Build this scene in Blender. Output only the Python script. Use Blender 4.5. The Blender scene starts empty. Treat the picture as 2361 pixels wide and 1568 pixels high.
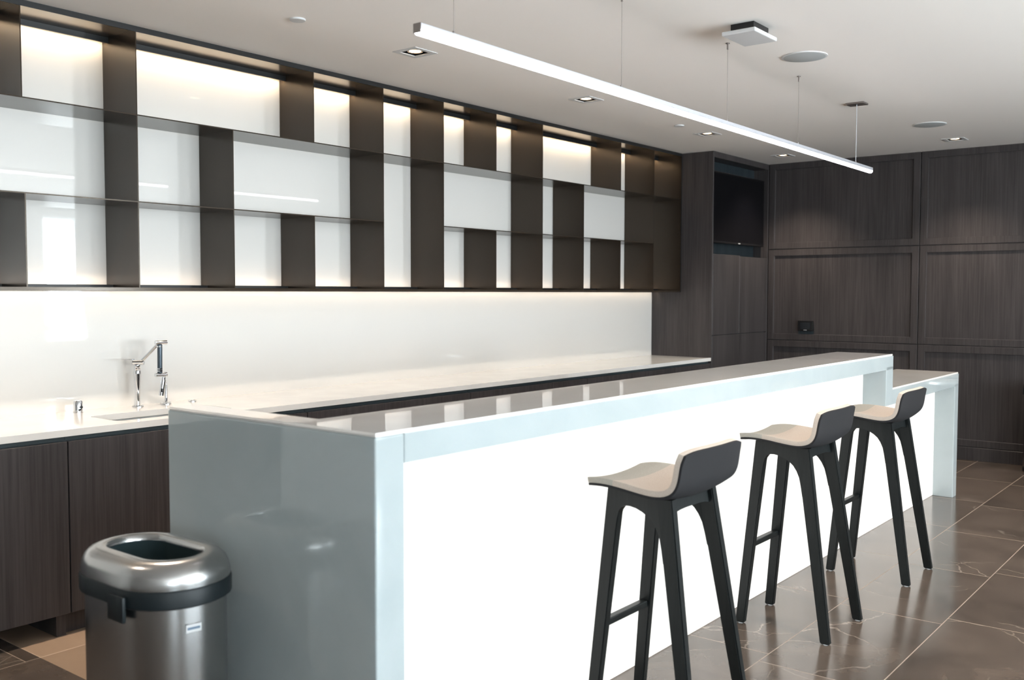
import bpy, bmesh, math, random
from mathutils import Vector, Matrix
random.seed(4)
S = bpy.context.scene
COL = S.collection
PI = math.pi

# ------------------------------------------------------------------ measured layout (metres)
HC = 1.5172                       # eye height
YB, YSF, YC = 4.79, 4.479, 4.154  # splashback, shelf front, cabinet front
X0, WM = 2.101, 0.5622            # shelf module
XT, XR, ZC = 8.235, 9.491, 2.828  # tall cabinet side, panelled wall, ceiling
ZS1, ZS2, ZSB = 2.397, 1.969, 1.540
ZK = 0.915
YF, YP, YBK = 1.879, 2.019, 2.235 # bar front, glowing panel, bar back edge
ZT, ZF, ZL, ZLF = 1.142, 1.049, 0.9305, 0.828
XN, XNI, XF, XFI, XL, XLI, YE = 1.79, 1.89, 6.18, 6.05, 7.75, 7.65, 2.857
XM = -3.2                         # wall behind and to the left
YW = -4.0                         # window wall behind the camera

# ------------------------------------------------------------------ node helpers
def mat(name, base=(.8, .8, .8), rough=.5, metal=0., spec=None, ior=None, coat=0., emit=None, es=0.):
    m = bpy.data.materials.new(name); m.use_nodes = True
    nt = m.node_tree; b = nt.nodes['Principled BSDF']
    b.inputs['Base Color'].default_value = (*base, 1)
    b.inputs['Roughness'].default_value = rough
    b.inputs['Metallic'].default_value = metal
    if spec is not None: b.inputs['Specular IOR Level'].default_value = spec
    if ior: b.inputs['IOR'].default_value = ior
    if coat:
        b.inputs['Coat Weight'].default_value = coat
        b.inputs['Coat Roughness'].default_value = .03
    if emit:
        b.inputs['Emission Color'].default_value = (*emit, 1)
        b.inputs['Emission Strength'].default_value = es
    m.diffuse_color = (*base, 1)
    return m, nt, b

def node(nt, t, **kw):
    n = nt.nodes.new(t)
    for k, v in kw.items():
        if k in ('operation', 'blend_type', 'data_type', 'feature', 'noise_dimensions', 'voronoi_dimensions', 'distance'):
            setattr(n, k, v)
        else:
            n.inputs[int(k[1:]) if k[0] == 'i' and k[1:].isdigit() else k].default_value = v
    return n

def mth(nt, op, a, b=None, c=None):
    n = nt.nodes.new('ShaderNodeMath'); n.operation = op
    for i, v in enumerate((a, b, c)):
        if v is None: continue
        if isinstance(v, (int, float)): n.inputs[i].default_value = v
        else: nt.links.new(v, n.inputs[i])
    return n.outputs[0]

def coords(nt, scale=(1, 1, 1)):
    tc = nt.nodes.new('ShaderNodeTexCoord'); mp = nt.nodes.new('ShaderNodeMapping')
    mp.inputs['Scale'].default_value = scale
    nt.links.new(tc.outputs['Object'], mp.inputs['Vector'])
    return mp.outputs['Vector']

def ramp(nt, fac, stops):
    r = nt.nodes.new('ShaderNodeValToRGB'); e = r.color_ramp.elements
    while len(e) < len(stops): e.new(.5)
    for el, (p, c) in zip(e, stops): el.position = p; el.color = (*c, 1)
    nt.links.new(fac, r.inputs[0]); return r.outputs[0]

def noise(nt, vec, scale, detail=4, rough=.5, dist=0.):
    n = nt.nodes.new('ShaderNodeTexNoise'); nt.links.new(vec, n.inputs['Vector'])
    n.inputs['Scale'].default_value = scale; n.inputs['Detail'].default_value = detail
    n.inputs['Roughness'].default_value = rough; n.inputs['Distortion'].default_value = dist
    return n.outputs[0]

def bump(nt, b, h, strength, distance=.002):
    n = nt.nodes.new('ShaderNodeBump'); n.inputs['Strength'].default_value = strength
    n.inputs['Distance'].default_value = distance
    nt.links.new(h, n.inputs['Height']); nt.links.new(n.outputs[0], b.inputs['Normal'])

def wood(name, c0, c1, rough=.42, horizontal=False, spec=.35):
    m, nt, b = mat(name, c1, rough, spec=spec)
    v = coords(nt, (1.2, 1.2, 60) if horizontal else (60, 60, 1.3))
    n1 = noise(nt, v, 1.6, 6, .62, .25)
    v2 = coords(nt, (.6, .6, 9) if horizontal else (9, 9, .35))
    n2 = noise(nt, v2, 1.3, 3, .5, .8)
    f = mth(nt, 'ADD', mth(nt, 'MULTIPLY', n1, .62), mth(nt, 'MULTIPLY', n2, .38))
    nt.links.new(ramp(nt, f, [(.36, c0), (.64, c1)]), b.inputs['Base Color'])
    bump(nt, b, n1, .25, .001)
    return m

M = {}
M['wood'] = wood('grey_brown_oak', (.027, .0240, .0248), (.059, .0520, .0525))
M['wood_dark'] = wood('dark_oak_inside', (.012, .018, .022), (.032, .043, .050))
M['channel'], _, _ = mat('slate_grey_laminate', (.045, .062, .068), .45)
M['stool_wood'] = wood('black_stained_oak', (.004, .0055, .006), (.010, .0125, .0125), .38, spec=.3)
M['bronze'], nt, b = mat('bronze_metal', (.026, .019, .0135), .2, ior=1.47)
b.inputs['Specular Tint'].default_value = (1, .88, .76, 1)
v = coords(nt); bump(nt, b, noise(nt, v, 700, 2), .05, .0004)
M['liner'], _, _ = mat('dark_teal_plastic', (.035, .055, .060), .4)
M['black'], _, _ = mat('matt_black', (.008, .009, .010), .4)
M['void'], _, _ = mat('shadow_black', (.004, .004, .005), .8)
M['glass_white'], _, b = mat('back_painted_white_glass', (.74, .715, .68), .45, coat=1.)
b.inputs['Coat IOR'].default_value = 1.5; b.inputs['Coat Roughness'].default_value = .015
M['quartz'], nt, b = mat('white_quartz', (.80, .78, .75), .12, spec=.5)
v = coords(nt); nt.links.new(ramp(nt, noise(nt, v, 5, 5), [(.3, (.74, .73, .71)), (.7, (.80, .79, .77))]), b.inputs['Base Color'])
M['onyx'], nt, b = mat('pale_translucent_stone', (.6, .65, .67), .035, spec=.5)
v = coords(nt, (1, 1, 1)); n1 = noise(nt, v, 2.2, 6, .55, .7)
nt.links.new(ramp(nt, n1, [(.3, (.375, .425, .435)), (.7, (.435, .48, .49))]), b.inputs['Base Color'])
b.inputs['Subsurface Weight'].default_value = .35
b.inputs['Subsurface Radius'].default_value = (1.0, 1.1, 1.15)
b.inputs['Subsurface Scale'].default_value = .03
M['stone_top'], nt, b = mat('polished_stone_lit_tone', (.80, .77, .74), .03, ior=1.6)  # same stone as onyx; the light on its top put into a paler colour
v = coords(nt); nt.links.new(ramp(nt, noise(nt, v, 1.6, 5, .55, .6), [(.3, (.76, .73, .70)), (.7, (.84, .81, .78))]), b.inputs['Base Color'])
M['glow'], nt, b = mat('backlit_stone_panel', (.32, .32, .31), .25, emit=(1, .965, .90), es=.80)
v = coords(nt); nt.links.new(ramp(nt, noise(nt, v, 1.3, 5, .6, .9), [(.3, (1, .955, .875)), (.65, (1, .98, .94))]), b.inputs['Emission Color'])
M['paint'], nt, b = mat('white_ceiling_paint', (.90, .87, .84), .8, spec=.25)
v = coords(nt); bump(nt, b, noise(nt, v, 160, 3), .05, .0006)
M['wallpaint'], _, _ = mat('wall_paint', (.72, .70, .67), .7)
M['darkwall'], _, _ = mat('dark_wall_paint', (.40, .38, .36), .6)
M['trimwhite'], _, _ = mat('white_plastic', (.62, .63, .64), .4)
M['speaker'], nt, b = mat('speaker_grille', (.42, .45, .46), .6)
v = coords(nt); bump(nt, b, noise(nt, v, 900, 1), .4, .0008)
M['alu'], _, _ = mat('pale_aluminium', (.62, .63, .68), .35, metal=.3)
M['canopy'], _, _ = mat('brushed_nickel', (.30, .27, .26), .35, metal=.9)
M['lamp'], _, _ = mat('light_tube', (.9, .9, .9), .4, emit=(1, .96, 1), es=12.)
M['bulb'], _, _ = mat('warm_lamp', (.9, .8, .7), .4, emit=(1, .72, .45), es=9.)
M['reflector'], _, _ = mat('lamp_reflector', (.75, .62, .5), .3, metal=.6)
M['led'], _, _ = mat('led_strip', (.9, .85, .8), .5, emit=(1, .74, .46), es=30.)
M['led2'], _, _ = mat('led_strip_under', (.9, .85, .8), .5, emit=(1, .80, .60), es=8.)
M['led3'], _, _ = mat('led_strip_up', (.9, .85, .8), .5, emit=(1, .70, .45), es=6.)
M['chrome'], _, _ = mat('chrome', (.72, .73, .75), .06, metal=1.)
M['carbon'], nt, b = mat('carbon_weave', (.05, .07, .09), .25, metal=.4)
M['steel'], nt, b = mat('brushed_steel', (.40, .395, .39), .24, metal=1.)
v = coords(nt, (1, 1, 260)); bump(nt, b, noise(nt, v, 3, 3), .06, .0004)
b.inputs['Anisotropic'].default_value = .5
M['sinksteel'], _, _ = mat('sink_steel', (.60, .61, .60), .3, metal=.85)
M['rubber'], _, _ = mat('black_plastic', (.006, .010, .012), .45, spec=.3)
M['fabric'], nt, b = mat('taupe_felt', (.31, .27, .24), .9, spec=.15)
v = coords(nt); nf = noise(nt, v, 420, 3)
nt.links.new(ramp(nt, nf, [(.3, (.44, .375, .325)), (.7, (.56, .49, .43))]), b.inputs['Base Color']); bump(nt, b, nf, .3, .001)
M['fabric_grey'], nt, b = mat('grey_felt', (.21, .205, .18), .9, spec=.15)
v = coords(nt); nf = noise(nt, v, 420, 3)
nt.links.new(ramp(nt, nf, [(.3, (.34, .32, .285)), (.7, (.44, .415, .37))]), b.inputs['Base Color']); bump(nt, b, nf, .3, .001)
M['fabric_dark'], nt, b = mat('charcoal_felt', (.022, .022, .024), .85, spec=.2)
v = coords(nt); bump(nt, b, noise(nt, v, 420, 3), .3, .001)
M['screen'], _, _ = mat('tv_glass', (.002, .002, .003), .12, spec=.25)
M['tvframe'], _, _ = mat('tv_frame', (.006, .006, .007), .22)
M['device'], _, _ = mat('device_screen', (.012, .014, .017), .2)
M['pale_badge'], _, _ = mat('pale_mark', (.6, .6, .6), .4)  # own pale colour of the badge, plate and control mark
M['blue_mark'], _, _ = mat('blue_grey_mark', (.12, .17, .24), .4)

# window glass: mostly clear with a thin reflection
m = bpy.data.materials.new('window_glass'); m.use_nodes = True; nt = m.node_tree; nt.nodes.clear()
o_ = nt.nodes.new('ShaderNodeOutputMaterial'); mx = nt.nodes.new('ShaderNodeMixShader'); mx.inputs[0].default_value = .07
tr = nt.nodes.new('ShaderNodeBsdfTransparent'); gl = nt.nodes.new('ShaderNodeBsdfGlossy'); gl.inputs['Roughness'].default_value = .0
nt.links.new(tr.outputs[0], mx.inputs[1]); nt.links.new(gl.outputs[0], mx.inputs[2]); nt.links.new(mx.outputs[0], o_.inputs[0])
M['pane'] = m

# stone tile floors (rows run along X, joints staggered)
def tile_floor(name, row, y0, length, xa, xb, dark, light, grout, rough, veins=True, gw=.0022):
    m, nt, b = mat(name, light, rough, spec=.5)
    tc = nt.nodes.new('ShaderNodeTexCoord'); sp = nt.nodes.new('ShaderNodeSeparateXYZ')
    nt.links.new(tc.outputs['Object'], sp.inputs[0]); X, Y = sp.outputs[0], sp.outputs[1]
    ry = mth(nt, 'DIVIDE', mth(nt, 'SUBTRACT', Y, y0), row)
    fl = mth(nt, 'FLOOR', ry); fy = mth(nt, 'SUBTRACT', ry, fl)
    par = mth(nt, 'ABSOLUTE', mth(nt, 'MODULO', fl, 2))
    off = mth(nt, 'ADD', mth(nt, 'MULTIPLY', par, xb - xa), xa)
    rx = mth(nt, 'DIVIDE', mth(nt, 'SUBTRACT', X, off), length)
    fx_ = mth(nt, 'FLOOR', rx); fx = mth(nt, 'SUBTRACT', rx, fx_)
    dy = mth(nt, 'MULTIPLY', mth(nt, 'MINIMUM', fy, mth(nt, 'SUBTRACT', 1, fy)), row)
    dx = mth(nt, 'MULTIPLY', mth(nt, 'MINIMUM', fx, mth(nt, 'SUBTRACT', 1, fx)), length)
    g = mth(nt, 'LESS_THAN', mth(nt, 'MINIMUM', dx, dy), gw)
    cell = nt.nodes.new('ShaderNodeCombineXYZ')
    nt.links.new(fx_, cell.inputs[0]); nt.links.new(fl, cell.inputs[1])
    wn = nt.nodes.new('ShaderNodeTexWhiteNoise'); nt.links.new(cell.outputs[0], wn.inputs['Vector'])
    shift = nt.nodes.new('ShaderNodeVectorMath'); shift.operation = 'SCALE'; shift.inputs['Scale'].default_value = 17
    nt.links.new(wn.outputs['Color'], shift.inputs[0])
    ad = nt.nodes.new('ShaderNodeVectorMath'); ad.operation = 'ADD'
    nt.links.new(tc.outputs['Object'], ad.inputs[0]); nt.links.new(shift.outputs[0], ad.inputs[1])
    P = ad.outputs[0]
    n1 = noise(nt, P, 2.6, 7, .62, .6)
    base = ramp(nt, n1, [(.3, dark), (.72, light)])
    tone = mth(nt, 'ADD', mth(nt, 'MULTIPLY', wn.outputs['Value'], .28), .86)
    mix = nt.nodes.new('ShaderNodeVectorMath'); mix.operation = 'SCALE'
    nt.links.new(base, mix.inputs[0]); nt.links.new(tone, mix.inputs['Scale'])
    colr = mix.outputs[0]
    if veins:
        nd = nt.nodes.new('ShaderNodeTexNoise'); nt.links.new(P, nd.inputs['Vector']); nd.inputs['Scale'].default_value = 1.6
        nd.inputs['Detail'].default_value = 6
        sc = nt.nodes.new('ShaderNodeVectorMath'); sc.operation = 'SCALE'; sc.inputs['Scale'].default_value = .55
        nt.links.new(nd.outputs['Color'], sc.inputs[0])
        a2 = nt.nodes.new('ShaderNodeVectorMath'); a2.operation = 'ADD'
        nt.links.new(P, a2.inputs[0]); nt.links.new(sc.outputs[0], a2.inputs[1])
        vo = nt.nodes.new('ShaderNodeTexVoronoi'); vo.feature = 'DISTANCE_TO_EDGE'; vo.inputs['Scale'].default_value = 2.1
        nt.links.new(a2.outputs[0], vo.inputs['Vector'])
        mr = nt.nodes.new('ShaderNodeMapRange'); mr.inputs[1].default_value = .0; mr.inputs[2].default_value = .011
        mr.inputs[3].default_value = 1; mr.inputs[4].default_value = 0
        nt.links.new(vo.outputs['Distance'], mr.inputs[0])
        mk = ramp(nt, noise(nt, P, 1.9, 2), [(.50, (0, 0, 0)), (.62, (1, 1, 1))])
        vf = mth(nt, 'MULTIPLY', mth(nt, 'MULTIPLY', mr.outputs[0], mk), .42)
        mv = nt.nodes.new('ShaderNodeMix'); mv.data_type = 'RGBA'
        nt.links.new(vf, mv.inputs[0]); nt.links.new(colr, mv.inputs[6]); mv.inputs[7].default_value = (.42, .36, .31, 1)
        colr = mv.outputs[2]
    mg = nt.nodes.new('ShaderNodeMix'); mg.data_type = 'RGBA'
    nt.links.new(g, mg.inputs[0]); nt.links.new(colr, mg.inputs[6]); mg.inputs[7].default_value = (*grout, 1)
    nt.links.new(mg.outputs[2], b.inputs['Base Color'])
    rr = mth(nt, 'ADD', mth(nt, 'MULTIPLY', noise(nt, P, 9, 5), .10), rough - .05)
    nt.links.new(mth(nt, 'MAXIMUM', rr, mth(nt, 'MULTIPLY', g, .6)), b.inputs['Roughness'])
    bump(nt, b, noise(nt, P, 38, 5), .06, .0012)
    return m
M['floor'] = tile_floor('brown_marble_tiles', .47, 1.18, .945, 5.62, 5.72, (.056, .044, .036), (.112, .088, .072), (.26, .205, .165), .16)
M['floor_tan'] = tile_floor('tan_tiles', .47, 4.0, .945, 1.9, 2.37, (.32, .225, .155), (.39, .28, .20), (.60, .46, .36), .35, veins=False)

# ------------------------------------------------------------------ mesh helpers
class MB:
    def __init__(s): s.bm = bmesh.new()
    def box(s, a, b, bev=0., seg=2):
        t = bmesh.new(); bmesh.ops.create_cube(t, size=1)
        a, b = Vector(a), Vector(b)
        for v in t.verts: v.co = Vector([(a[i] + b[i]) / 2 + v.co[i] * abs(b[i] - a[i]) for i in range(3)])
        if bev: bmesh.ops.bevel(t, geom=list(t.edges), offset=bev, segments=seg, profile=.5, affect='EDGES')
        return s.add(t)
    def add(s, t):
        me = bpy.data.meshes.new('tmp'); t.to_mesh(me); t.free(); s.bm.from_mesh(me); bpy.data.meshes.remove(me); return s
    def cyl(s, p, q, r, r2=None, n=24, bev=0.):
        p, q = Vector(p), Vector(q); d = q - p; r2 = r if r2 is None else r2
        t = bmesh.new(); bmesh.ops.create_cone(t, cap_ends=True, segments=n, radius1=r, radius2=r2, depth=d.length)
        if bev:
            ed = [e for e in t.edges if abs(e.verts[0].co.z - e.verts[1].co.z) < 1e-6]
            bmesh.ops.bevel(t, geom=ed, offset=bev, segments=2, affect='EDGES')
        bmesh.ops.transform(t, matrix=Matrix.Translation((p + q) / 2) @ d.to_track_quat('Z', 'Y').to_matrix().to_4x4(), verts=t.verts)
        return s.add(t)
    def prism(s, pts, f, d, bev=0.):
        """polygon pts mapped by f to 3-D, extruded by vector d"""
        t = bmesh.new(); vs = [t.verts.new(f(*p)) for p in pts]; fc = t.faces.new(vs)
        r = bmesh.ops.extrude_face_region(t, geom=[fc]); nv = [g for g in r['geom'] if isinstance(g, bmesh.types.BMVert)]
        bmesh.ops.translate(t, verts=nv, vec=Vector(d)); bmesh.ops.recalc_face_normals(t, faces=t.faces)
        if bev: bmesh.ops.bevel(t, geom=list(t.edges), offset=bev, segments=2, affect='EDGES')
        return s.add(t)
    def loft(s, rings, cap0=True, cap1=True):
        t = bmesh.new(); R = [[t.verts.new(c) for c in r] for r in rings]; n = len(R[0])
        for a, b in zip(R, R[1:]):
            for i in range(n): t.faces.new((a[i], a[(i + 1) % n], b[(i + 1) % n], b[i]))
        if cap0: t.faces.new(R[0][::-1])
        if cap1: t.faces.new(R[-1])
        bmesh.ops.recalc_face_normals(t, faces=t.faces)
        return s.add(t)
    def make(s, name, m, parent=None, org=(0, 0, 0), smooth=False):
        """geometry is given in scene coordinates; org becomes the object's (or its parent's) origin"""
        me = bpy.data.meshes.new(name)
        for v in s.bm.verts: v.co -= Vector(org)
        s.bm.to_mesh(me); s.bm.free(); me.materials.append(m)
        o = bpy.data.objects.new(name, me); COL.objects.link(o)
        if parent: o.parent = parent
        else: o.location = org
        if smooth:
            for p in me.polygons: p.use_smooth = True
            me.set_sharp_from_angle(angle=math.radians(38))
        return o

def empty(name, loc, rz=0):
    e = bpy.data.objects.new(name, None); COL.objects.link(e); e.location = loc; e.rotation_euler = (0, 0, rz)
    e.empty_display_size = .1; return e
def tag(o, label=None, cat=None, group=None, kind=None):
    if label: o['label'] = label
    if cat: o['category'] = cat
    if group: o['group'] = group
    if kind: o['kind'] = kind
    return o
def struct(name, mb, m, org=(0, 0, 0), parent=None, smooth=False):
    o = mb.make(name, m, parent, org, smooth)
    if not parent: o['kind'] = 'structure'
    return o
def copy_tree(o, parent=None):
    c = o.copy(); COL.objects.link(c); c.parent = parent
    for ch in list(o.children): copy_tree(ch, c)
    return c
def stadium(a, b, n=14, cx=0, cy=0, z=0):
    """racetrack outline, half width a (x), half length b (y)"""
    out = []; s = b - a
    for i in range(n + 1): t = PI * i / n; out.append((cx + a * math.cos(t), cy + s + a * math.sin(t), z))
    for i in range(n + 1): t = PI + PI * i / n; out.append((cx + a * math.cos(t), cy - s + a * math.sin(t), z))
    return out
def wall_with_holes(mb, fixed, t0, t1, u0, u1, z0, z1, holes, swap=False):
    """slab between fixed t0..t1 with rectangular holes (u0,u1,z0,z1); holes must not share u-ranges"""
    def bx(ua, ub, za, zb):
        if ub - ua < 1e-4 or zb - za < 1e-4: return
        if fixed == 'y': mb.box((ua, t0, za), (ub, t1, zb))
        else: mb.box((t0, ua, za), (t1, ub, zb))
    c = u0
    for (a, b_, za, zb) in sorted(holes):
        bx(c, a, z0, z1); bx(a, b_, z0, za); bx(a, b_, zb, z1); c = b_
    bx(c, u1, z0, z1)

# ------------------------------------------------------------------ room shell
XE = XR + .12
mb = MB(); mb.box((XM, YW, -.05), (XE, 2.2, 0)); mb.box((XM, 2.2, -.05), (1.9, YB + .02, 0)); mb.box((6.0, 2.2, -.05), (XE, YB + .02, 0)); struct('floor', mb, M['floor'])
mb = MB(); mb.box((1.9, 2.2, -.05), (6.0, YB + .02, 0)); struct('floor', mb, M['floor_tan'], (0, 0, 0))
mb = MB(); mb.box((XM - .1, YW - .2, ZC), (XE, YB + .13, ZC + .1))
ceiling = struct('ceiling', mb, M['paint'])
mb = MB(); mb.box((XM - .1, YB + .01, -.05), (XE, YB + .13, ZC)); struct('wall_back', mb, M['wallpaint'])
mb = MB(); mb.box((XM - .12, YW, -.05), (XM, YB + .01, ZC)); struct('wall_left', mb, M['darkwall'])
mb = MB(); mb.box((XR + .012, YW, -.05), (XR + .12, YB + .01, ZC)); struct('wall_right', mb, M['wood'])
WIN = [(-2.6, -1.1, .25, 2.72), (.9, 2.4, .25, 2.72), (2.65, 4.15, .25, 2.72), (4.4, 5.2, .25, 2.72), (6.6, 7.18, .72, 2.62)]
mb = MB(); wall_with_holes(mb, 'y', YW - .2, YW, XM, XE, -.05, ZC, WIN); struct('wall_front', mb, M['wallpaint'])
for i, (a, b_, z0, z1) in enumerate(WIN):
    mb = MB(); t = .05
    y0, y1 = YW - .12, YW - .05
    mb.box((a, y0, z0), (a + t, y1, z1)); mb.box((b_ - t, y0, z0), (b_, y1, z1))
    mb.box((a + t, y0, z0), (b_ - t, y1, z0 + t)); mb.box((a + t, y0, z1 - t), (b_ - t, y1, z1))
    mb.box((a + t, y0, .98), (b_ - t, y1, 1.03))
    if b_ - a > 1: mb.box(((a + b_) / 2 - .02, y0, z0 + t), ((a + b_) / 2 + .02, y1, z1 - t))
    w = struct('window_%d' % (i + 1), mb, M['trimwhite'], ((a + b_) / 2, y1, z0))
    mb = MB(); mb.box((a + t, y0 + .03, z0 + t), (b_ - t, y0 + .034, z1 - t)); mb.make('window_pane', M['pane'], w, ((a + b_) / 2, y1, z0))
mb = MB(); mb.box((-30, -40, -.3), (40, YW - .2, -.06))
g_, _, _ = mat('pale_paving', (.60, .56, .51), .8); struct('ground', mb, g_)

# panelled wall on the right: shaker panels, one trim per panel
ycols = [(4.150, 2.672), (2.664, 1.20), (1.192, -.27), (-.278, -1.74), (-1.748, -3.2)]
zrows = [(.125, 1.036), (1.044, 1.958), (1.966, ZC)]
ti = 0
for (ya, yb) in ycols:
    for (za, zb) in zrows:
        ti += 1; mb = MB(); f = .062; x0, x1 = XR - .010, XR + .012
        mb.box((XR + .008, yb + f, za + f), (x1, ya - f, zb - f))
        mb.box((x0, yb, za), (x1, yb + f, zb), .0015, 1); mb.box((x0, ya - f, za), (x1, ya, zb), .0015, 1)
        mb.box((x0, yb + f, za), (x1, ya - f, za + f), .0015, 1); mb.box((x0, yb + f, zb - f), (x1, ya - f, zb), .0015, 1)
        struct('trim_%d' % ti, mb, M['wood'], (XR, (ya + yb) / 2, za))
mb = MB(); mb.box((XR - .010, -3.2, 0), (XR + .012, 4.150, .118), .002, 1); struct('baseboard_right', mb, M['wood'])

# ------------------------------------------------------------------ splashback glass
mb = MB(); mb.box((.3, YB, ZK), (XT - .003, YB + .009, ZC - .03))
tag(mb.make('glass_splashback', M['glass_white'], None, (4.2, YB, ZK)), 'glossy white glass splashback behind the counter and the open shelves', 'splashback')

# ------------------------------------------------------------------ open shelf unit
XK = {k: X0 + k * WM for k in range(-3, 11)}; XK[11] = XT - .006
K0 = -2; xs = XK[K0]
su = empty('wall_shelf_unit', (xs, YB, ZSB - .016))
tag(su, 'long bronze open shelving hung above the counter with lit white compartments', 'shelf')
T = .006
SO = (xs, YB, ZSB - .016)
def sp(name, a, b, m='bronze', parent=None, bev=0.): 
    mb = MB(); mb.box(a, b, bev); return mb.make(name, M[m], parent or su, SO)
YR = YB - .002
sp('top_panel', (xs, YSF, ZC - .018), (XT - .003, YR, ZC - .001))
sp('top_lip', (xs, YSF - .004, ZC - .028), (XT - .003, YSF - .0005, ZC - .001), 'black')
sp('end_lip', (XK[11] - .003, YSF - .004, ZSB - .016), (XT - .003, YSF - .0005, ZC - .029), 'black')
sp('bottom_panel', (xs, YSF, ZSB - .016), (XT - .003, YB - .067, ZSB))
sp('shelf', (xs + T, YSF, ZS1 - T), (XK[11], YR, ZS1))
for a, b_ in ((K0, 4), (5, 10)):
    sp('shelf', (XK[a] + T, YSF, ZS2 - T), (XK[b_] + (T / 2 if b_ == 10 else -T / 2) - (T if b_ == 10 else 0), YR, ZS2))
sp('end_panel', (XK[11], YSF, ZSB), (XT - .003, YR, ZC - .018))
sp('end_panel', (xs, YSF, ZSB), (xs + T, YR, ZC - .018))
rows = {0: (ZS1, ZC - .018, (-1, 0, 1, 3, 4, 5, 6, 7, 9, 10)),
        1: (ZS2, ZS1 - T, (-1, 1, 2, 4, 5, 7, 8, 10)),
        2: (ZSB, ZS2 - T, (-1, 0, 1, 2, 3, 4, 5, 6, 7, 8, 9, 10))}
for r, (z0, z1, ks) in rows.items():
    for k in ks:
        za = z0
        if r == 2 and k in (4, 5, 10): z1_ = ZS2
        else: z1_ = z1
        x = XK[k]
        if k == 0 and r == 2: x += .006
        sp('divider', (x - T / 2, YSF, za), (x + T / 2, YR, z1_))
# light channels
cz = ZC - .018
ch = sp('light_channel', (xs + T, YB - .062, cz - .028), (XK[11], YB - .050, cz), 'black')
sp('light_strip', (xs + T, YB - .049, cz - .021), (XK[11], YB - .035, cz - .017), 'led', ch)
ch2 = sp('light_channel', (xs + T, YB - .066, ZSB - .018), (XK[11], YB - .060, ZSB + .015), 'black')
sp('light_strip', (xs + T, YB - .056, ZSB + .0045), (XK[11], YB - .042, ZSB + .007), 'led3', ch2)
sp('light_strip', (xs + T, YB - .056, ZSB - .008), (XK[11], YB - .042, ZSB - .0055), 'led2', ch2)
sp('strip_carrier', (xs + T, YB - .060, ZSB - .005), (XK[11], YB - .038, ZSB + .004), 'black', ch2)
for z in (1.62, 1.98, 2.33):
    mb = MB(); mb.cyl((XK[11], YSF + .03, z + .1), (XK[11] - .002, YSF + .03, z + .1), .003, n=10); mb.make('screw', M['chrome'], su, SO)

# ------------------------------------------------------------------ back counter and base cabinets
sx0, sx1, sy0, sy1 = 2.400, 3.05, 4.245, 4.52
def counter_mesh():
    t = bmesh.new()
    def ring(pts): 
        vs = [t.verts.new((x, y, ZK)) for x, y in pts]
        return [t.edges.new((vs[i], vs[(i + 1) % len(vs)])) for i in range(len(vs))]
    E = ring([(.3, YC), (XT - .003, YC), (XT - .003, YB + .008), (.3, YB + .008)])
    pts = []; r = .045
    for cx, cy, a0 in ((sx1 - r, sy1 - r, 0), (sx0 + r, sy1 - r, 90), (sx0 + r, sy0 + r, 180), (sx1 - r, sy0 + r, 270)):
        for i in range(7): a = math.radians(a0 + 15 * i); pts.append((cx + r * math.cos(a), cy + r * math.sin(a)))
    E += ring(pts)
    bmesh.ops.triangle_fill(t, use_beauty=True, edges=E)
    bmesh.ops.recalc_face_normals(t, faces=t.faces)
    r_ = bmesh.ops.extrude_face_region(t, geom=list(t.faces)); nv = [g for g in r_['geom'] if isinstance(g, bmesh.types.BMVert)]
    bmesh.ops.translate(t, verts=nv, vec=(0, 0, -.03)); bmesh.ops.recalc_face_normals(t, faces=t.faces)
    return t, pts
t, spts = counter_mesh()
mb = MB(); mb.add(t)
tag(mb.make('worktop', M['quartz'], None, (4.2, 4.45, ZK - .03)), 'long white stone worktop along the splashback, over the dark base cabinets', 'worktop')
# undermount sink
mb = MB(); n = len(spts)
def rs(z, g): 
    cx, cy = (sx0 + sx1) / 2, (sy0 + sy1) / 2
    return [(cx + (x - cx) * (1 + g), cy + (y - cy) * (1 + g * 2), z) for x, y in spts]
mb.loft([rs(ZK - .032, .04), rs(ZK - .032, .01), rs(ZK - .19, .0), rs(ZK - .20, -.08)], cap0=False, cap1=True)
so = mb.make('sink', M['sinksteel'], None, (2.72, 4.38, ZK - .20), True)
tag(so, 'undermount steel sink let into the white worktop in front of the tall faucet', 'sink')
mb = MB(); mb.cyl((2.72, 4.38, ZK - .199), (2.72, 4.38, ZK - .195), .03); mb.make('drain', M['chrome'], so, (2.72, 4.38, ZK - .20))

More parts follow.
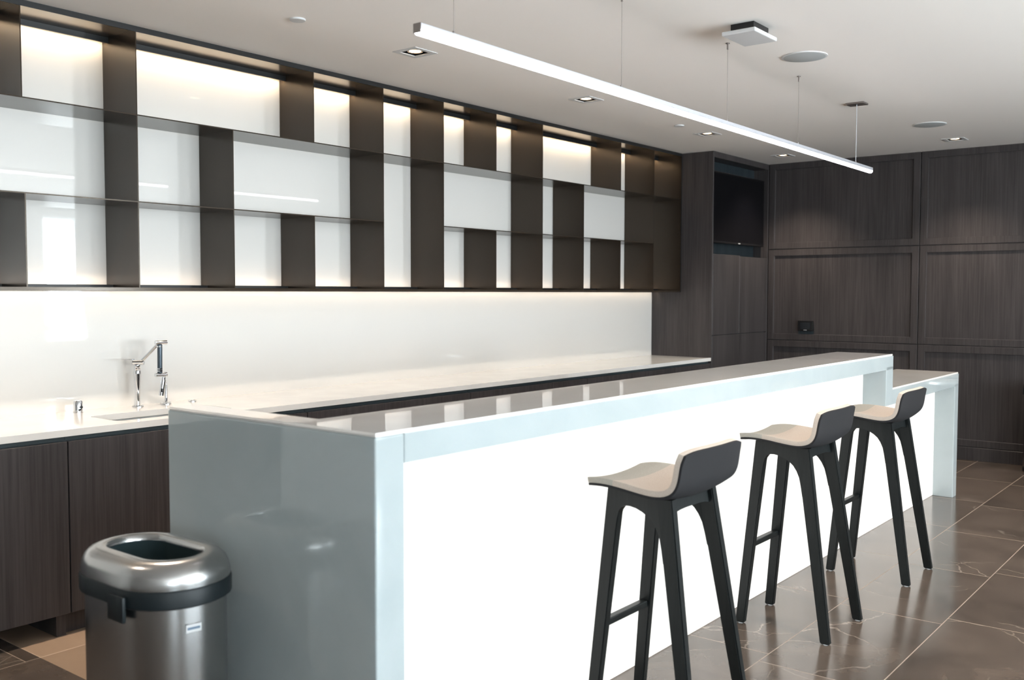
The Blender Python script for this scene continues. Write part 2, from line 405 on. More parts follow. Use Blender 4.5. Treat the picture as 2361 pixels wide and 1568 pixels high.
seams = [.30, 1.16, 2.116, 3.453, 4.813, 6.18, 7.556, XT - .003]
labs = ['dark oak base cabinet at the far left end of the run, partly outside the picture',
        'dark oak base cabinet with one wide door, left of the sink cabinet',
        'dark oak sink cabinet under the faucet, half hidden by the bar end',
        'dark oak base cabinet just right of the sink, only its top edge above the bar',
        'dark oak base cabinet midway along the counter, its top edge above the bar',
        'dark oak base cabinet between the middle one and the narrow last one',
        'narrow dark oak base cabinet against the tall cabinet at the right end']
for i, (a, b_) in enumerate(zip(seams, seams[1:])):
    c = ((a + b_) / 2, YC, 0)
    r = empty('base_cabinet', c)
    tag(r, labs[i], 'cabinet', 'base cabinets under the back counter')
    top = ZK - .032
    mb = MB(); mb.box((a + .001, YC + .022, .10), (b_ - .001, YC + .03 if i == 2 else YB - .01, top - .018 if i != 2 else top - .018))
    if i != 2: pass
    mb.make('body', M['wood_dark'], r, c)
    mb = MB(); mb.box((a + .001, YC + .030, top - .018), (b_ - .001, YC + .045, top)); mb.make('finger_channel', M['channel'], r, c)
    ds = [(a, b_)]
    for (da, db) in ds:
        mb = MB(); mb.box((da + .003, YC + .002, .10), (db - .003, YC + .021, top - .021), .0012, 1); mb.make('door', M['wood'], r, c)
    if i != 1:
        mb = MB(); mb.box((a, YC + .055, 0), (b_, YC + .07, .098)); mb.make('toe_kick', M['wood'], r, c)
    else:
        mb = MB(); mb.box((b_ - .055, YC + .03, 0), (b_ - .012, YC + .32, .098)); mb.make('foot', M['wood'], r, c)
        mb = MB(); mb.box((a, YC + .03, 0), (a + .04, YC + .32, .098)); mb.make('foot', M['wood'], r, c)
        mb = MB(); mb.box((a + .04, YC + .34, 0), (b_ - .05, YC + .35, .098)); mb.make('toe_kick', M['void'], r, c)  # black sheet behind the open gap, its shade put into the colour

# ------------------------------------------------------------------ things on the counter
def lathe_up(mb, x, y, prof, n=24):
    mb.loft([[(x + r * math.cos(2 * PI * i / n), y + r * math.sin(2 * PI * i / n), z) for i in range(n)] for z, r in prof])
fa = empty('faucet', (2.772, 4.70, ZK)); FO = (2.772, 4.70, ZK)
tag(fa, 'chrome faucet with jointed swing arm standing behind the sink', 'faucet')
mb = MB(); lathe_up(mb, *FO[:2], [(ZK, .030), (ZK + .004, .030), (ZK + .007, .024)]); mb.make('base_plate', M['chrome'], fa, FO, True)
mb = MB(); lathe_up(mb, *FO[:2], [(ZK + .007 + .0183 * i, .0105 + .0006 * i) for i in range(11)] + [ (ZK + .195, .014), (ZK + .20, .0165), (ZK + .205, .014), (ZK + .21, .0165), (ZK + .222, .015)])
mb.make('post', M['chrome'], fa, FO, True)
mb = MB(); mb.cyl((2.757, 4.716, ZK + .234), (2.795, 4.672, ZK + .234), .0135, bev=.002)
mb.make('elbow_joint', M['chrome'], fa, FO, True)
mb = MB(); mb.cyl((2.76, 4.71, ZK + .25), (2.688, 4.71, ZK + .254), .0028, n=12); mb.make('lever', M['chrome'], fa, FO, True)
mb = MB(); mb.cyl((2.785, 4.685, ZK + .236), (2.838, 4.605, ZK + .332), .0095); mb.make('upper_arm', M['chrome'], fa, FO, True)
mb = MB(); mb.cyl((2.817, 4.60, ZK + .338), (2.883, 4.60, ZK + .338), .0125, bev=.002); mb.make('top_joint', M['chrome'], fa, FO, True)
mb = MB(); mb.cyl((2.840, 4.595, ZK + .327), (2.838, 4.595, ZK + .180), .0125); mb.make('drop_arm', M['carbon'], fa, FO, True)
for z in (.322, .205, .194):
    mb = MB(); mb.cyl((2.838, 4.595, ZK + z), (2.838, 4.595, ZK + z - .007), .0145); mb.make('collar', M['chrome'], fa, FO, True)
mb = MB(); mb.cyl((2.812, 4.595, ZK + .170), (2.866, 4.595, ZK + .170), .0105); mb.cyl((2.866, 4.595, ZK + .170), (2.876, 4.595, ZK + .170), .013); mb.make('lower_joint', M['chrome'], fa, FO, True)
mb = MB(); mb.cyl((2.860, 4.595, ZK + .156), (2.858, 4.595, ZK + .142), .010); mb.cyl((2.858, 4.595, ZK + .142), (2.845, 4.595, ZK + .060), .0125, .0135); mb.make('spray_head', M['chrome'], fa, FO, True)
mb = MB(); mb.cyl((2.838, 4.581, ZK + .08), (2.838, 4.579, ZK + .098), .004, n=10); mb.make('spray_button', M['rubber'], fa, FO, True)
fh = empty('faucet_control', (2.937, 4.70, ZK)); HO = (2.937, 4.70, ZK)
tag(fh, 'slim chrome tap control rod just right of the jointed faucet', 'faucet control')
mb = MB(); lathe_up(mb, *HO[:2], [(ZK, .027), (ZK + .004, .027), (ZK + .008, .02)]); mb.make('base_plate', M['chrome'], fh, HO, True)
mb = MB(); lathe_up(mb, *HO[:2], [(ZK + .008, .0075), (ZK + .112, .0062), (ZK + .115, .004)]); mb.make('rod', M['chrome'], fh, HO, True)
mb = MB(); ag = (2.448, 4.70); lathe_up(mb, *ag, [(ZK, .0235), (ZK + .004, .0235), (ZK + .005, .0215), (ZK + .056, .0215), (ZK + .061, .018)])
a_ = mb.make('air_gap_cap', M['chrome'], None, (*ag, ZK), True)
tag(a_, 'short chrome cylinder standing on the worktop left of the sink', 'air gap')
mb = MB(); mb.box((ag[0] - .004, ag[1] - .0225, ZK + .025), (ag[0] + .014, ag[1] - .0205, ZK + .032)); mb.make('slot', M['rubber'], a_, (*ag, ZK))
mb = MB(); lathe_up(mb, 3.097, 4.70, [(ZK, .022), (ZK + .004, .022), (ZK + .006, .019)]); 
bt = mb.make('button_plate', M['chrome'], None, (3.097, 4.70, ZK), True)
tag(bt, 'flat round chrome disc on the worktop, right of the faucet control rod', 'push button')
mb = MB(); lathe_up(mb, 3.097, 4.70, [(ZK + .006, .012), (ZK + .009, .011)]); mb.make('button', M['chrome'], bt, (3.097, 4.70, ZK), True)

# ------------------------------------------------------------------ tall cabinet with television
TO = (XT, YC, 0); tc_ = empty('tall_cabinet', TO)
tag(tc_, 'floor to ceiling dark oak cabinet with a niche holding the television', 'cabinet')
xe = XR - .012; Yd = YB - .001
mb = MB(); mb.box((XT, YC, 0), (XT + .020, Yd, ZC - .002), .001, 1); mb.make('side_panel', M['wood'], tc_, TO)
mb = MB(); mb.box((xe - .02, YC, 0), (xe, Yd, ZC - .002), .001, 1); mb.make('side_panel', M['wood'], tc_, TO)
mb = MB(); mb.box((XT + .02, YC, 2.772), (xe - .02, Yd, ZC - .002), .001, 1); mb.make('top_rail', M['wood'], tc_, TO)
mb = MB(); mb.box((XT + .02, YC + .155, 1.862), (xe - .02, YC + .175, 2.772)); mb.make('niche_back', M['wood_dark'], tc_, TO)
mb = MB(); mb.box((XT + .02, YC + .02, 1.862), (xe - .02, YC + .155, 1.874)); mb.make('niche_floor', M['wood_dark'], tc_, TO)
mb = MB(); mb.box((XT + .02, YC + .024, .11), (xe - .02, Yd, 1.860)); mb.make('body', M['wood_dark'], tc_, TO)
xm = 8.822
for (a, b_, za, zb, nm) in ((XT + .023, xm - .0015, 1.124, 1.880, 'door'), (xm + .0015, xe - .023, 1.124, 1.872, 'door'), (XT + .023, xe - .023, .11, 1.119, 'lower_door')):
    mb = MB(); mb.box((a, YC + .001, za), (b_, YC + .022, zb), .0012, 1); mb.make(nm, M['wood'], tc_, TO)
mb = MB(); mb.box((XT + .02, YC + .05, 0), (xe - .02, YC + .06, .108)); mb.make('toe_kick', M['wood_dark'], tc_, TO)
mb = MB(); mb.cyl((XT + .011, YC - .001, 1.12), (XT + .011, YC + .002, 1.12), .006, n=12); mb.make('lock', M['void'], tc_, TO)
V0 = (8.825, YC + .05, 1.985); tv = empty('television', V0)
tag(tv, 'black flat screen television hung inside the niche of the tall cabinet', 'television')
mb = MB(); mb.box((8.262, YC + .012, 1.985), (9.392, YC + .055, 2.655), .006); mb.make('frame', M['tvframe'], tv, V0)
mb = MB(); mb.box((8.280, YC + .0095, 2.010), (9.374, YC + .0125, 2.637)); mb.make('screen', M['screen'], tv, V0)
mb = MB(); mb.box((8.65, YC + .055, 2.15), (9.0, YC + .154, 2.5)); mb.make('wall_bracket', M['black'], tv, V0)
mb = MB(); mb.box((8.805, YC + .0095, 1.993), (8.845, YC + .0118, 2.001)); mb.make('badge', M['pale_badge'], tv, V0)

# ------------------------------------------------------------------ bar
BO = (XN, YF, 0); bar = empty('bar_counter', BO)
tag(bar, 'long stepped bar of pale translucent stone with glowing white front', 'bar counter')
R_ = .013
def slab(name, a, b, m='onyx', bev=R_, seg=3, sm=True):
    mb = MB(); mb.box(a, b, bev, seg); o = mb.make(name, M[m], bar, BO, sm); md = o.modifiers.new('wn', 'WEIGHTED_NORMAL'); md.keep_sharp = True; return o
TT = .011
slab('end_slab', (XN, YF, 0), (XNI + .01, YE, ZT - TT), bev=.006)
def cap(name, pts, z0, z1):
    mb = MB(); mb.prism([(x, y) for x, y in pts], lambda x, y: (x, y, z0), (0, 0, z1 - z0), .005)
    o = mb.make(name, M['stone_top'], bar, BO, True); md = o.modifiers.new('wn', 'WEIGHTED_NORMAL'); md.keep_sharp = True
cap('bar_top', [(XN, YF), (XF, YF), (XF, YBK), (XNI + .01, YBK), (XNI + .01, YE), (XN, YE)], ZT - TT, ZT)
slab('fascia', (XNI + .0101, YF, ZF), (XF, YF + .07, ZT - TT), bev=.0012)
slab('under_slab', (XNI + .0101, YF + .07, ZF + .03), (XF, YBK, ZT - TT), bev=.002)
slab('step_slab', (XFI, YF, ZLF), (XF, YBK, ZF + .02), bev=.003)
cap('low_top', [(XF + .0005, YF), (XL, YF), (XL, YBK + .10), (XF + .0005, YBK + .10)], ZL - TT, ZL)
slab('low_fascia', (XF - .01, YF, ZLF), (XL, YF + .07, ZL - TT), bev=.003)
slab('under_slab', (XF, YF + .07, ZLF + .03), (XL, YBK + .10, ZL - TT), bev=.002)
slab('low_end_slab', (XLI, YF, 0), (XL, YBK + .10, ZLF + .02), bev=.003)
for a, b_, zt in ((XNI + .006, 4.786, ZF), (4.791, XFI + .06, ZF), (XFI + .065, XLI - .002, ZLF)):
    zt2 = zt - .001
    mb = MB()
    if zt == ZF and a > 4: mb.prism([(a, .004), (b_, .004), (b_, ZLF - .001), (XFI - .002, ZLF - .001), (XFI - .002, zt2), (a, zt2)], lambda x, z: (x, YP, z), (0, .02, 0))
    else: mb.box((a, YP, .004), (b_, YP + .02, zt2))
    mb.make('glowing_panel', M['glow'], bar, BO)
mb = MB(); mb.box((XNI + .012, YBK - .03, 0), (XFI, YBK - .01, ZF - .002)); mb.make('back_panel', M['wood'], bar, BO)
mb = MB(); mb.box((XFI + .01, YBK + .05, 0), (XLI - .002, YBK + .07, ZLF - .002)); mb.make('back_panel', M['wood'], bar, BO)

# ------------------------------------------------------------------ bar stools
def build_stool():
    r = empty('bar_stool', (0, 0, 0)); O = (0, 0, 0); TL = .036
    def leg(sx, front):
        if front:   # y of outer edge / inner edge, foot and shoulder
            xf, xt = .178, .152
        else:
            xf, xt = .217, .160
        mb = MB()
        def P(y, z, o):   # lean in x with height; o = 0 outer, 1 inner
            x = xf + (xt - xf) * z / .85; w = .030 + .006 * z / .85
            return (sx * (x - o * w), y, z)
        ys0, ys1 = (.186, .228) if front else (-.227, -.185)
        yt0, yt1 = (.098, .152) if front else (-.100, -.040)
        rings = []
        for k in range(9):
            z = (.845 if front else .831) * k / 8
            f = z / .85
            y0 = ys0 + (yt0 - ys0) * f; y1 = ys1 + (yt1 - ys1) * f
            rings.append([P(y0, z, 0), P(y1, z, 0), P(y1, z, 1), P(y0, z, 1)])
        mb.loft(rings)
        t = mb.bm; ed = [e for e in t.edges if abs((e.verts[0].co - e.verts[1].co).normalized().z) > .9 or e.calc_length() < .06 and (e.verts[0].co.z < .001 and e.verts[1].co.z < .001)]
        bmesh.ops.bevel(t, geom=ed, offset=.004, segments=2, affect='EDGES')
        lg = mb.make('leg', M['stool_wood'], r, O, True)
        mb = MB(); yc = (ys0 + ys1) / 2; xx = sx * (xf - .015)
        mb.cyl((xx, yc, -.0035), (xx, yc, .0005), .012, n=14); mb.make('glide', M['trimwhite'], lg, O, True)
    for sx in (-1, 1):
        for fr in (True, False): leg(sx, fr)
    # arched side rails
    for sx in (-1, 1):
        mb = MB()
        pts = [(.130, .850), (.128, .70)]
        # smooth hand shaped arch: rises fast behind the front leg, falls gently to the rear leg
        arch = [(.116, .705), (.112, .740), (.105, .768), (.094, .783), (.080, .790), (.060, .791), (.035, .787), (.010, .778), (-.012, .766), (-.032, .750), (-.048, .728), (-.0615, .700), (-.0700, .665), (-.0790, .620)]
        pts = [(.130, .845)] + [(.135, .705)] + arch + [(-.100, .620), (-.077, .831), (-.045, .831), (.005, .834), (.050, .839), (.10, .844)]
        x_in = .152 - .034
        def F(y, z, sx=sx):
            x = .152 + (.178 - .152) * (1 - z / .85) if y > 0 else .158 + (.217 - .158) * (1 - z / .85)
            w = (y + .1) / .23; w = max(0, min(1, w))
            xa = .152 + .026 * (1 - z / .85); xb = .160 + .057 * (1 - z / .85)
            return (sx * ((xa * w + xb * (1 - w)) - .0012), y, z)
        mb.prism(pts, F, (-sx * .031, 0, 0)); mb.make('side_rail', M['stool_wood'], r, O)
    # cross rails with a shallow arch
    for (y, z0, z1, xw) in ((-.083, .770, .829, .150), (.112, .785, .838, .146)):
        mb = MB(); n = 12; pts = [(-xw, z1), (xw, z1)] + [(xw - 2 * xw * i / n, z0 + .018 * (1 - (2 * i / n - 1) ** 4) - .0) for i in range(n + 1)]
        mb.prism(pts, lambda x, z, y=y: (x, y - (.0 if y > 0 else -.0) + (z - .84) * (-.09 if y > 0 else .16), z), (0, .024 if y < 0 else .024, 0))
        mb.make('cross_rail', M['stool_wood'], r, O)
    mb = MB(); mb.box((-.150, .157, .350), (.150, .187, .375), .004); mb.make('footrest', M['stool_wood'], r, O)
    # seat: profile from the front edge back and up into the low backrest (y, z)
    prof = [(.214, .845), (.190, .850), (.150, .8535), (.100, .852), (.050, .847), (.005, .841), (-.045, .836), (-.085, .837), (-.120, .847), (-.145, .866), (-.161, .893), (-.170, .923), (-.178, .955), (-.186, .985), (-.191, 1.004)]
    def hw(i):
        f = i / (len(prof) - 1)
        w = [.178, .194, .200, .204, .207, .210, .212, .214, .215, .215, .215, .214, .213, .211, .203][i]
        return w
    NX = 12
    def pt(i, j, off):
        y, z = prof[i]; z -= .004 * (1 - max(0, min(1, (i - 8) / 5)))
        y, z = (y, z); a = Vector(prof[max(0, i - 1)]); c = Vector(prof[min(len(prof) - 1, i + 1)])
        d = (c - a).normalized(); nrm = Vector((-d.y, d.x))      # towards the sitter (up, then forward)
        if nrm.y < 0 and i < 8: nrm = -nrm
        if i >= 8 and nrm.x < 0: nrm = -nrm
        s = -1 + 2 * j / NX; x = hw(i) * s
        up = max(0, min(1, (i - 8) / 5))
        dish = -.006 * (1 - s * s) * (1 - up) * (1 if 2 < i else .3)
        fwd = .020 * abs(s) ** 2.2 * up; lift = (.012 * (abs(s) ** 2) * (1 - up))
        rr = .012 * (abs(s) ** 6) * (1 if i > 12 else 0)
        return (x, y + nrm.x * off + fwd, z + nrm.y * off + dish + lift - rr)
    def shell(o0, o1, i0, i1, shrink=0.):
        t = bmesh.new(); A = {}; B = {}
        for i in range(i0, i1 + 1):
            for j in range(NX + 1):
                p = Vector(pt(i, j, o0)); q = Vector(pt(i, j, o1)); 
                if shrink: p.x *= 1 - shrink; q.x *= 1 - shrink
                A[i, j] = t.verts.new(p); B[i, j] = t.verts.new(q)
        for i in range(i0, i1):
            for j in range(NX):
                t.faces.new((A[i, j], A[i + 1, j], A[i + 1, j + 1], A[i, j + 1])); t.faces.new((B[i, j], B[i, j + 1], B[i + 1, j + 1], B[i + 1, j]))
        for i in range(i0, i1):
            for j in (0, NX): t.faces.new((A[i, j], B[i, j], B[i + 1, j], A[i + 1, j]))
        for j in range(NX):
            for i in (i0, i1): t.faces.new((A[i, j], A[i, j + 1], B[i, j + 1], B[i, j]))
        bmesh.ops.recalc_face_normals(t, faces=t.faces)
        return t
    last = len(prof) - 1
    for nm, m, o0, o1, i0, i1 in (('seat_shell', 'fabric_dark', -.006, .003, 0, last), ('cushion', 'fabric', .003, .023, 0, last)):
        mb = MB(); mb.add(shell(o0, o1, i0, i1)); o = mb.make(nm, M[m], r, O, True)
        if m == 'fabric_dark': o['label'] = 'charcoal outer shell'
        md = o.modifiers.new('round', 'SUBSURF'); md.levels = 2; md.render_levels = 2
        bm = bmesh.new(); bm.from_mesh(o.data); cl = bm.edges.layers.float.new('crease_edge')
        for e in bm.edges:
            if len(e.link_faces) == 2 and e.calc_face_angle() > .9: e[cl] = .75
        if nm == 'cushion':
            o.data.materials.append(M['fabric_grey'])
            for f in bm.faces:
                if f.calc_center_median().y > .10: f.material_index = 1
        bm.to_mesh(o.data); bm.free()
        for p in o.data.polygons: p.use_smooth = True
    return r
stool = build_stool()
spots = [(4.287, 1.708, 0., 'second bar stool from the left, middle of the three at the glowing bar'),
         (2.968, 1.655, 0., 'nearest bar stool, the largest of the three in front of the bar'),
         (5.378, 1.692, 0., 'farthest bar stool, beside the step down to the low counter')]
for i, (x, y, rz, lab) in enumerate(spots):
    s = stool if i == 0 else copy_tree(stool)
    s.location = (x, y, .0036); s.rotation_euler.z = rz; tag(s, lab, 'stool', 'bar stools with taupe seats')

# ------------------------------------------------------------------ trash cans
def build_bin():
    r = empty('trash_can', (0, 0, 0)); O = (0, 0, 0)
    st = lambda a, z: stadium(a, a + .085, z=z)
    mb = MB(); mb.loft([st(.146, .03), st(.150, .04), st(.151, .66)], cap1=False); mb.make('body', M['steel'], r, O, True)
    mb = MB(); mb.loft([st(.150, 0), st(.153, .004), st(.153, .030)]); mb.make('base_ring', M['rubber'], r, O, True)
    mb = MB(); mb.loft([st(.158, .652), st(.166, .657), st(.166, .700), st(.163, .705), st(.150, .705)], cap0=False, cap1=False); o = mb.make('band', M['rubber'], r, O, True)
    mb = MB(); mb.box((-.176, -.125, .618), (-.164, -.045, .690), .004); mb.make('clip', M['rubber'], o, O, True)
    mb = MB(); mb.loft([st(.163, .706), st(.1625, .722), st(.159, .738), st(.151, .755), st(.138, .768), st(.120, .775), st(.102, .777), st(.092, .775), st(.086, .768), st(.085, .758)], cap0=False, cap1=False)
    mb.make('lid', M['steel'], r, O, True)
    mb = MB(); mb.loft([st(.0855, .765), st(.095, .735), st(.125, .60), st(.12, .15), st(.118, .14)], cap0=False); mb.make('inner_bucket', M['liner'], r, O, True)
    # small plate on the rounded end
    mb = MB(); a = math.radians(-101); c = (.1525 * math.cos(a), -.085 + .1525 * math.sin(a))
    tx, ty = -math.sin(a), math.cos(a); nx, ny = math.cos(a), math.sin(a)
    for (w, h, d, mm, nm) in ((.022, .011, .0015, 'pale_badge', 'name_plate'), (.018, .0035, .0022, 'blue_mark', 'mark')):
        q = MB(); pts = [(-w, -h), (w, -h), (w, h), (-w, h)]
        q.prism(pts, lambda u, z: (c[0] + tx * u - nx * .001, c[1] + ty * u - ny * .001, .593 + z), (nx * d, ny * d, 0))
        o2 = q.make(nm, M[mm], r if nm == 'name_plate' else o2, O)
    return r
b1 = build_bin(); b1.location = (1.556, 2.560, 0)
tag(b1, 'brushed steel open-top trash can with black band beside the end of the bar', 'trash can', 'steel trash cans')
b2 = copy_tree(b1); b2.location = (9.255, 1.475, 0)
tag(b2, 'steel trash can by the panelled wall, cut off by the right edge of the picture', 'trash can', 'steel trash cans')

# ------------------------------------------------------------------ thermostat
th = empty('wall_control', (XR, 3.746, 1.135)); QO = (XR, 3.746, 1.135)
tag(th, 'black touch screen control plate on the panelled wall, left of the joint', 'wall control')
mb = MB(); mb.box((XR - .022, 3.668, 1.137), (XR - .001, 3.825, 1.240), .004); mb.make('housing', M['tvframe'], th, QO)
mb = MB(); mb.box((XR - .024, 3.695, 1.158), (XR - .0215, 3.797, 1.222)); mb.make('screen', M['device'], th, QO)
mb = MB(); mb.box((XR - .0235, 3.729, 1.1455), (XR - .0215, 3.763, 1.149)); mb.make('mark', M['pale_badge'], th, QO)
mb = MB(); mb.box((XR - .004, 3.668, 1.098), (XR - .001, 3.825, 1.136)); mb.make('back_plate', M['wood_dark'], th, QO)

# ------------------------------------------------------------------ ceiling fittings
cutters = []
def downlight(x, y):
    O = (x, y, ZC); r = empty('downlight', O); a, h = .0875, .058; z = ZC
    mb = MB(); zz = z - .004
    for A, B in (((-a, -a), (a, -h)), ((-a, h), (a, a)), ((-a, -h), (-h, h)), ((h, -h), (a, h))):
        mb.box((x + A[0], y + A[1], zz), (x + B[0], y + B[1], z - .0005))
    mb.make('trim_frame', M['trimwhite'], r, O)
    mb = MB(); t = .003; d = .09
    mb.box((x - h, y - h, z), (x - h + t, y + h, z + d)); mb.box((x + h - t, y - h, z), (x + h, y + h, z + d))
    mb.box((x - h + t, y - h, z), (x + h - t, y - h + t, z + d)); mb.box((x - h + t, y + h - t, z), (x + h - t, y + h, z + d))
    mb.box((x - h, y - h, z + d), (x + h, y + h, z + d + .004)); mb.make('housing', M['tvframe'], r, O)
    mb = MB(); lathe_up(mb, x, y, [(z + .005, .044), (z + .002, .042), (z + .014, .033)]); mb.make('reflector_ring', M['reflector'], r, O, True)
    mb = MB(); lathe_up(mb, x, y, [(z + .0045, .033), (z + .0055, .033)]); mb.make('lamp', M['bulb'], r, O, True)
    cutters.append((x, y, h))
    return r
dl = [(3.891, 3.757, 'square recessed downlight nearest the camera, above the faucet side'),
      (5.544, 3.750, 'square recessed downlight, second along the shelves'),
      (7.349, 3.765, 'square recessed downlight, third along the shelves, beside the ceiling disc'),
      (8.945, 3.785, 'square recessed downlight in front of the television cabinet'),
      (8.892, 2.232, 'square recessed downlight near the panelled wall, behind the farther speaker')]
for x, y, lab in dl: tag(downlight(x, y), lab, 'downlight', 'recessed ceiling downlights')
# cut the recesses out of the ceiling
holes = MB()
for x, y, h in cutters: holes.box((x - h, y - h, ZC - .05), (x + h, y + h, ZC + .097))
me = bpy.data.meshes.new('h'); holes.bm.to_mesh(me); holes.bm.free(); ho = bpy.data.objects.new('h', me); COL.objects.link(ho)
md = ceiling.modifiers.new('cut', 'BOOLEAN'); md.operation = 'DIFFERENCE'; md.solver = 'EXACT'; md.object = ho
dg = bpy.context.evaluated_depsgraph_get(); new = bpy.data.meshes.new_from_object(ceiling.evaluated_get(dg))
ceiling.modifiers.clear(); ceiling.data = new; bpy.data.objects.remove(ho)

for x, y, lab in ((5.288, 2.121, 'large round ceiling speaker grille beside the square ceiling box'), (7.996, 2.195, 'large round ceiling speaker grille near the panelled wall')):
    mb = MB(); lathe_up(mb, x, y, [(ZC - .006, .112), (ZC - .004, .123), (ZC, .124)], 48); o = mb.make('ceiling_speaker', M['trimwhite'], None, (x, y, ZC), True)
    tag(o, lab, 'speaker', 'round ceiling speakers')
    mb = MB(); lathe_up(mb, x, y, [(ZC - .0075, .106), (ZC - .0058, .113)], 48); mb.make('grille', M['speaker'], o, (x, y, ZC), True)
for x, y, lab in ((3.078, 3.752, 'small round white ceiling disc at the left, above the shelves'), (6.841, 3.748, 'small round white ceiling disc farther along, between two downlights')):
    mb = MB(); lathe_up(mb, x, y, [(ZC - .009, .036), (ZC - .007, .038), (ZC, .038)], 32)
    tag(mb.make('sprinkler_cover', M['trimwhite'], None, (x, y, ZC), True), lab, 'sprinkler', 'small round ceiling discs')
ap = empty('wireless_access_point', (4.53, 2.10, ZC)); AO = (4.53, 2.10, ZC)
tag(ap, 'square white box hung under the ceiling beside the light bar', 'ceiling box')
mb = MB(); mb.box((4.40, 2.010, ZC - .062), (4.66, 2.185, ZC - .042), .005); mb.make('cover', M['trimwhite'], ap, AO)
mb = MB(); mb.box((4.45, 2.04, ZC - .042), (4.62, 2.16, ZC - .0005)); mb.make('mounting_block', M['tvframe'], ap, AO)

# ------------------------------------------------------------------ linear pendant
La, Lb = Vector((2.392, 2.300, 2.392)), Vector((7.121, 2.352, 2.392))
ang = math.atan2(Lb.y - La.y, Lb.x - La.x); LL = (Lb - La).length
LO = tuple(La); lp = empty('linear_pendant_light', LO)
tag(lp, 'long thin white light bar hung on cables above the bar', 'pendant light')
def ly(x): return La.y + (x - La.x) * math.tan(ang)
Rm = Matrix.Translation(La) @ Matrix.Rotation(ang, 4, 'Z') @ Matrix.Translation(-La)
def lpart(mb, nm, m):
    bmesh.ops.transform(mb.bm, matrix=Rm, verts=mb.bm.verts); return mb.make(nm, M[m], lp, LO, True)
w = .017
mb = MB(); mb.box((La.x + .002, La.y - w, La.z + .004), (La.x + LL - .002, La.y + w, La.z + .026), .002); lpart(mb, 'housing', 'alu')
mb = MB(); n = 10
ring = [(-w + .001, .004)] + [(-(w - .001) * math.cos(PI * i / n), -.001 - .013 * math.sin(PI * i / n)) for i in range(n + 1)] + [(w - .001, .004)]
mb.loft([[(La.x + .004, La.y + a, La.z + z) for a, z in ring], [(La.x + LL - .004, La.y + a, La.z + z) for a, z in ring]]); lpart(mb, 'diffuser', 'lamp')
for xx in (La.x, La.x + LL):
    mb = MB(); mb.box((xx - .002, La.y - w, La.z - .006), (xx + .002, La.y + w, La.z + .026), .001, 1); lpart(mb, 'end_cap', 'canopy')
for x in (2.578, 3.698, 4.760, 5.745, 6.800):
    y = ly(x)
    last = x > 6.5
    mb = MB(); mb.cyl((x, y, La.z + .030), (x, y, ZC - (.012 if last else .028)), .0022 if last else .0009, n=8); mb.make('cable', M['alu' if last else 'canopy'], lp, LO)
    mb = MB(); mb.cyl((x, y, La.z + .026), (x, y, La.z + .038), .0045, n=12); mb.make('gripper', M['canopy'], lp, LO)
    if not last:
        mb = MB(); mb.cyl((x, y, ZC - .034), (x, y, ZC - .004), .005, n=14); mb.cyl((x, y, ZC - .004), (x, y, ZC - .0003), .011, n=16); mb.make('ceiling_anchor', M['canopy'], lp, LO)
    else:
        mb = MB(); mb.box((x - .050, y - .062, ZC - .012), (x + .050, y + .062, ZC - .0005), .002); mb.make('canopy', M['canopy'], lp, LO)

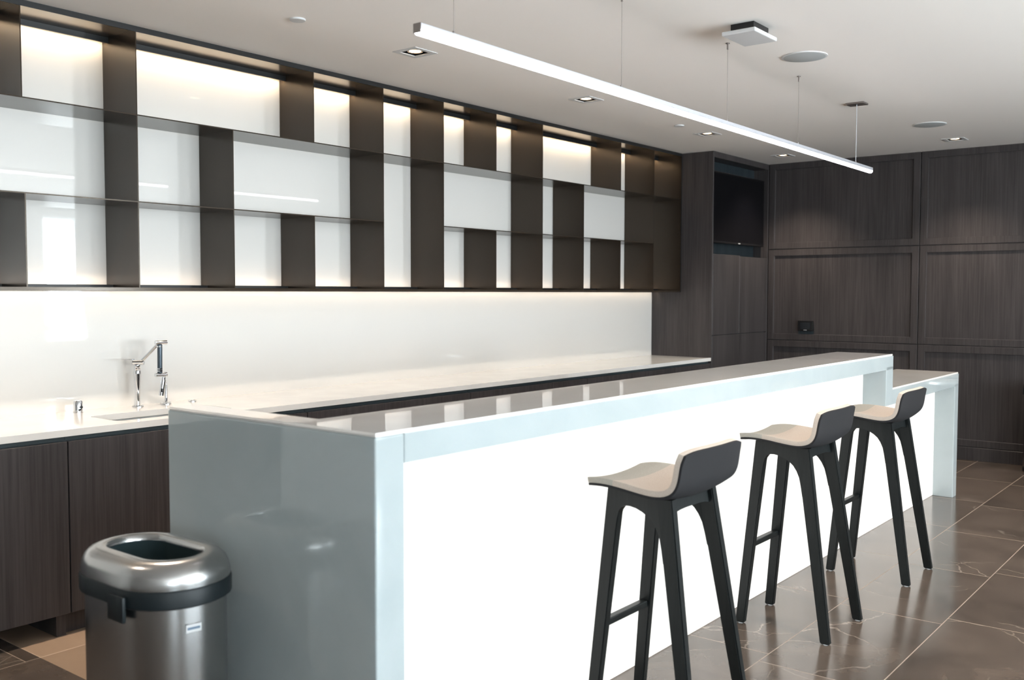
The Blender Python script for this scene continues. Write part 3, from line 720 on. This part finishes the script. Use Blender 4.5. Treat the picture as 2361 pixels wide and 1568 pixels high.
# ------------------------------------------------------------------ light
W = bpy.data.worlds.new('sky'); S.world = W; W.use_nodes = True
bg = W.node_tree.nodes['Background']; bg.inputs[0].default_value = (.74, .90, 1, 1); bg.inputs[1].default_value = 6.0
for i, (a, b_, z0, z1) in enumerate(WIN):
    L = bpy.data.lights.new('window_portal', 'AREA'); L.shape = 'RECTANGLE'; L.size = b_ - a; L.size_y = z1 - z0
    L.cycles.is_portal = True
    o = bpy.data.objects.new('window_portal', L); COL.objects.link(o); o.location = ((a + b_) / 2, YW - .16, (z0 + z1) / 2); o.rotation_euler = (PI / 2, 0, 0)
for (a, b_, z0, z1), k in zip(WIN, (1.0, 1.2, 1.3, .95, .8)):
    if not k: continue
    L = bpy.data.lights.new('daylight', 'AREA'); L.shape = 'RECTANGLE'; L.size = b_ - a - .1; L.size_y = z1 - z0 - .1; L.energy = 165 * k; L.color = (.86, .95, 1)
    o = bpy.data.objects.new('daylight', L); COL.objects.link(o); o.location = ((a + b_) / 2, YW + .02, (z0 + z1) / 2); o.rotation_euler = (math.radians(90 + (60 if a < 6 else 12)), 0, 0)
    o.location.y -= .0; L.spread = math.radians(175)
beams = [(x, y, .6 if x > 8.5 else 1) for x, y, lab in dl] + [(2.24, 3.757, .8), (.6, 3.757, .4), (7.1, .62, .8), (5.4, .62, .8), (3.7, .62, .8), (8.6, .62, .3)]  # fitted downlights, unseen ones in line, then bare spots added to light the floor
for x, y, k in beams:
    L = bpy.data.lights.new('downlight_and_fill_beam', 'SPOT'); L.energy = 175 * k; L.color = (1, .84, .68); L.spot_size = math.radians(105); L.spot_blend = .9; L.shadow_soft_size = .03
    o = bpy.data.objects.new('downlight_and_fill_beam', L); COL.objects.link(o); o.location = (x, y, ZC + (.006 if k == 1 and x > 3 else -.012))

# ------------------------------------------------------------------ camera
cam = bpy.data.cameras.new('camera'); co = bpy.data.objects.new('camera', cam); COL.objects.link(co); S.camera = co
cam.sensor_width = 36; cam.lens = 34.209; cam.clip_start = .05
yaw, pit, rol = map(math.radians, (51.643, -2.7849, .0922))
fwd = Vector((math.sin(yaw) * math.cos(pit), math.cos(yaw) * math.cos(pit), math.sin(pit)))
right = Vector((math.cos(yaw), -math.sin(yaw), 0)); up = right.cross(fwd)
r2 = right * math.cos(rol) + up * math.sin(rol); u2 = -right * math.sin(rol) + up * math.cos(rol)
co.matrix_world = Matrix(((r2.x, u2.x, -fwd.x, 0), (r2.y, u2.y, -fwd.y, 0), (r2.z, u2.z, -fwd.z, HC), (0, 0, 0, 1)))
cam.dof.use_dof = True; cam.dof.focus_distance = 5.3; cam.dof.aperture_fstop = 3.2

S.view_settings.view_transform = 'Standard'; S.view_settings.look = 'None'
S.view_settings.exposure = 0.27; S.view_settings.gamma = 1
S.cycles.max_bounces = 10; S.cycles.diffuse_bounces = 5; S.cycles.glossy_bounces = 5; S.cycles.sample_clamp_indirect = 8
S.cycles.caustics_reflective = False; S.cycles.caustics_refractive = False
S.cycles.use_denoising = True
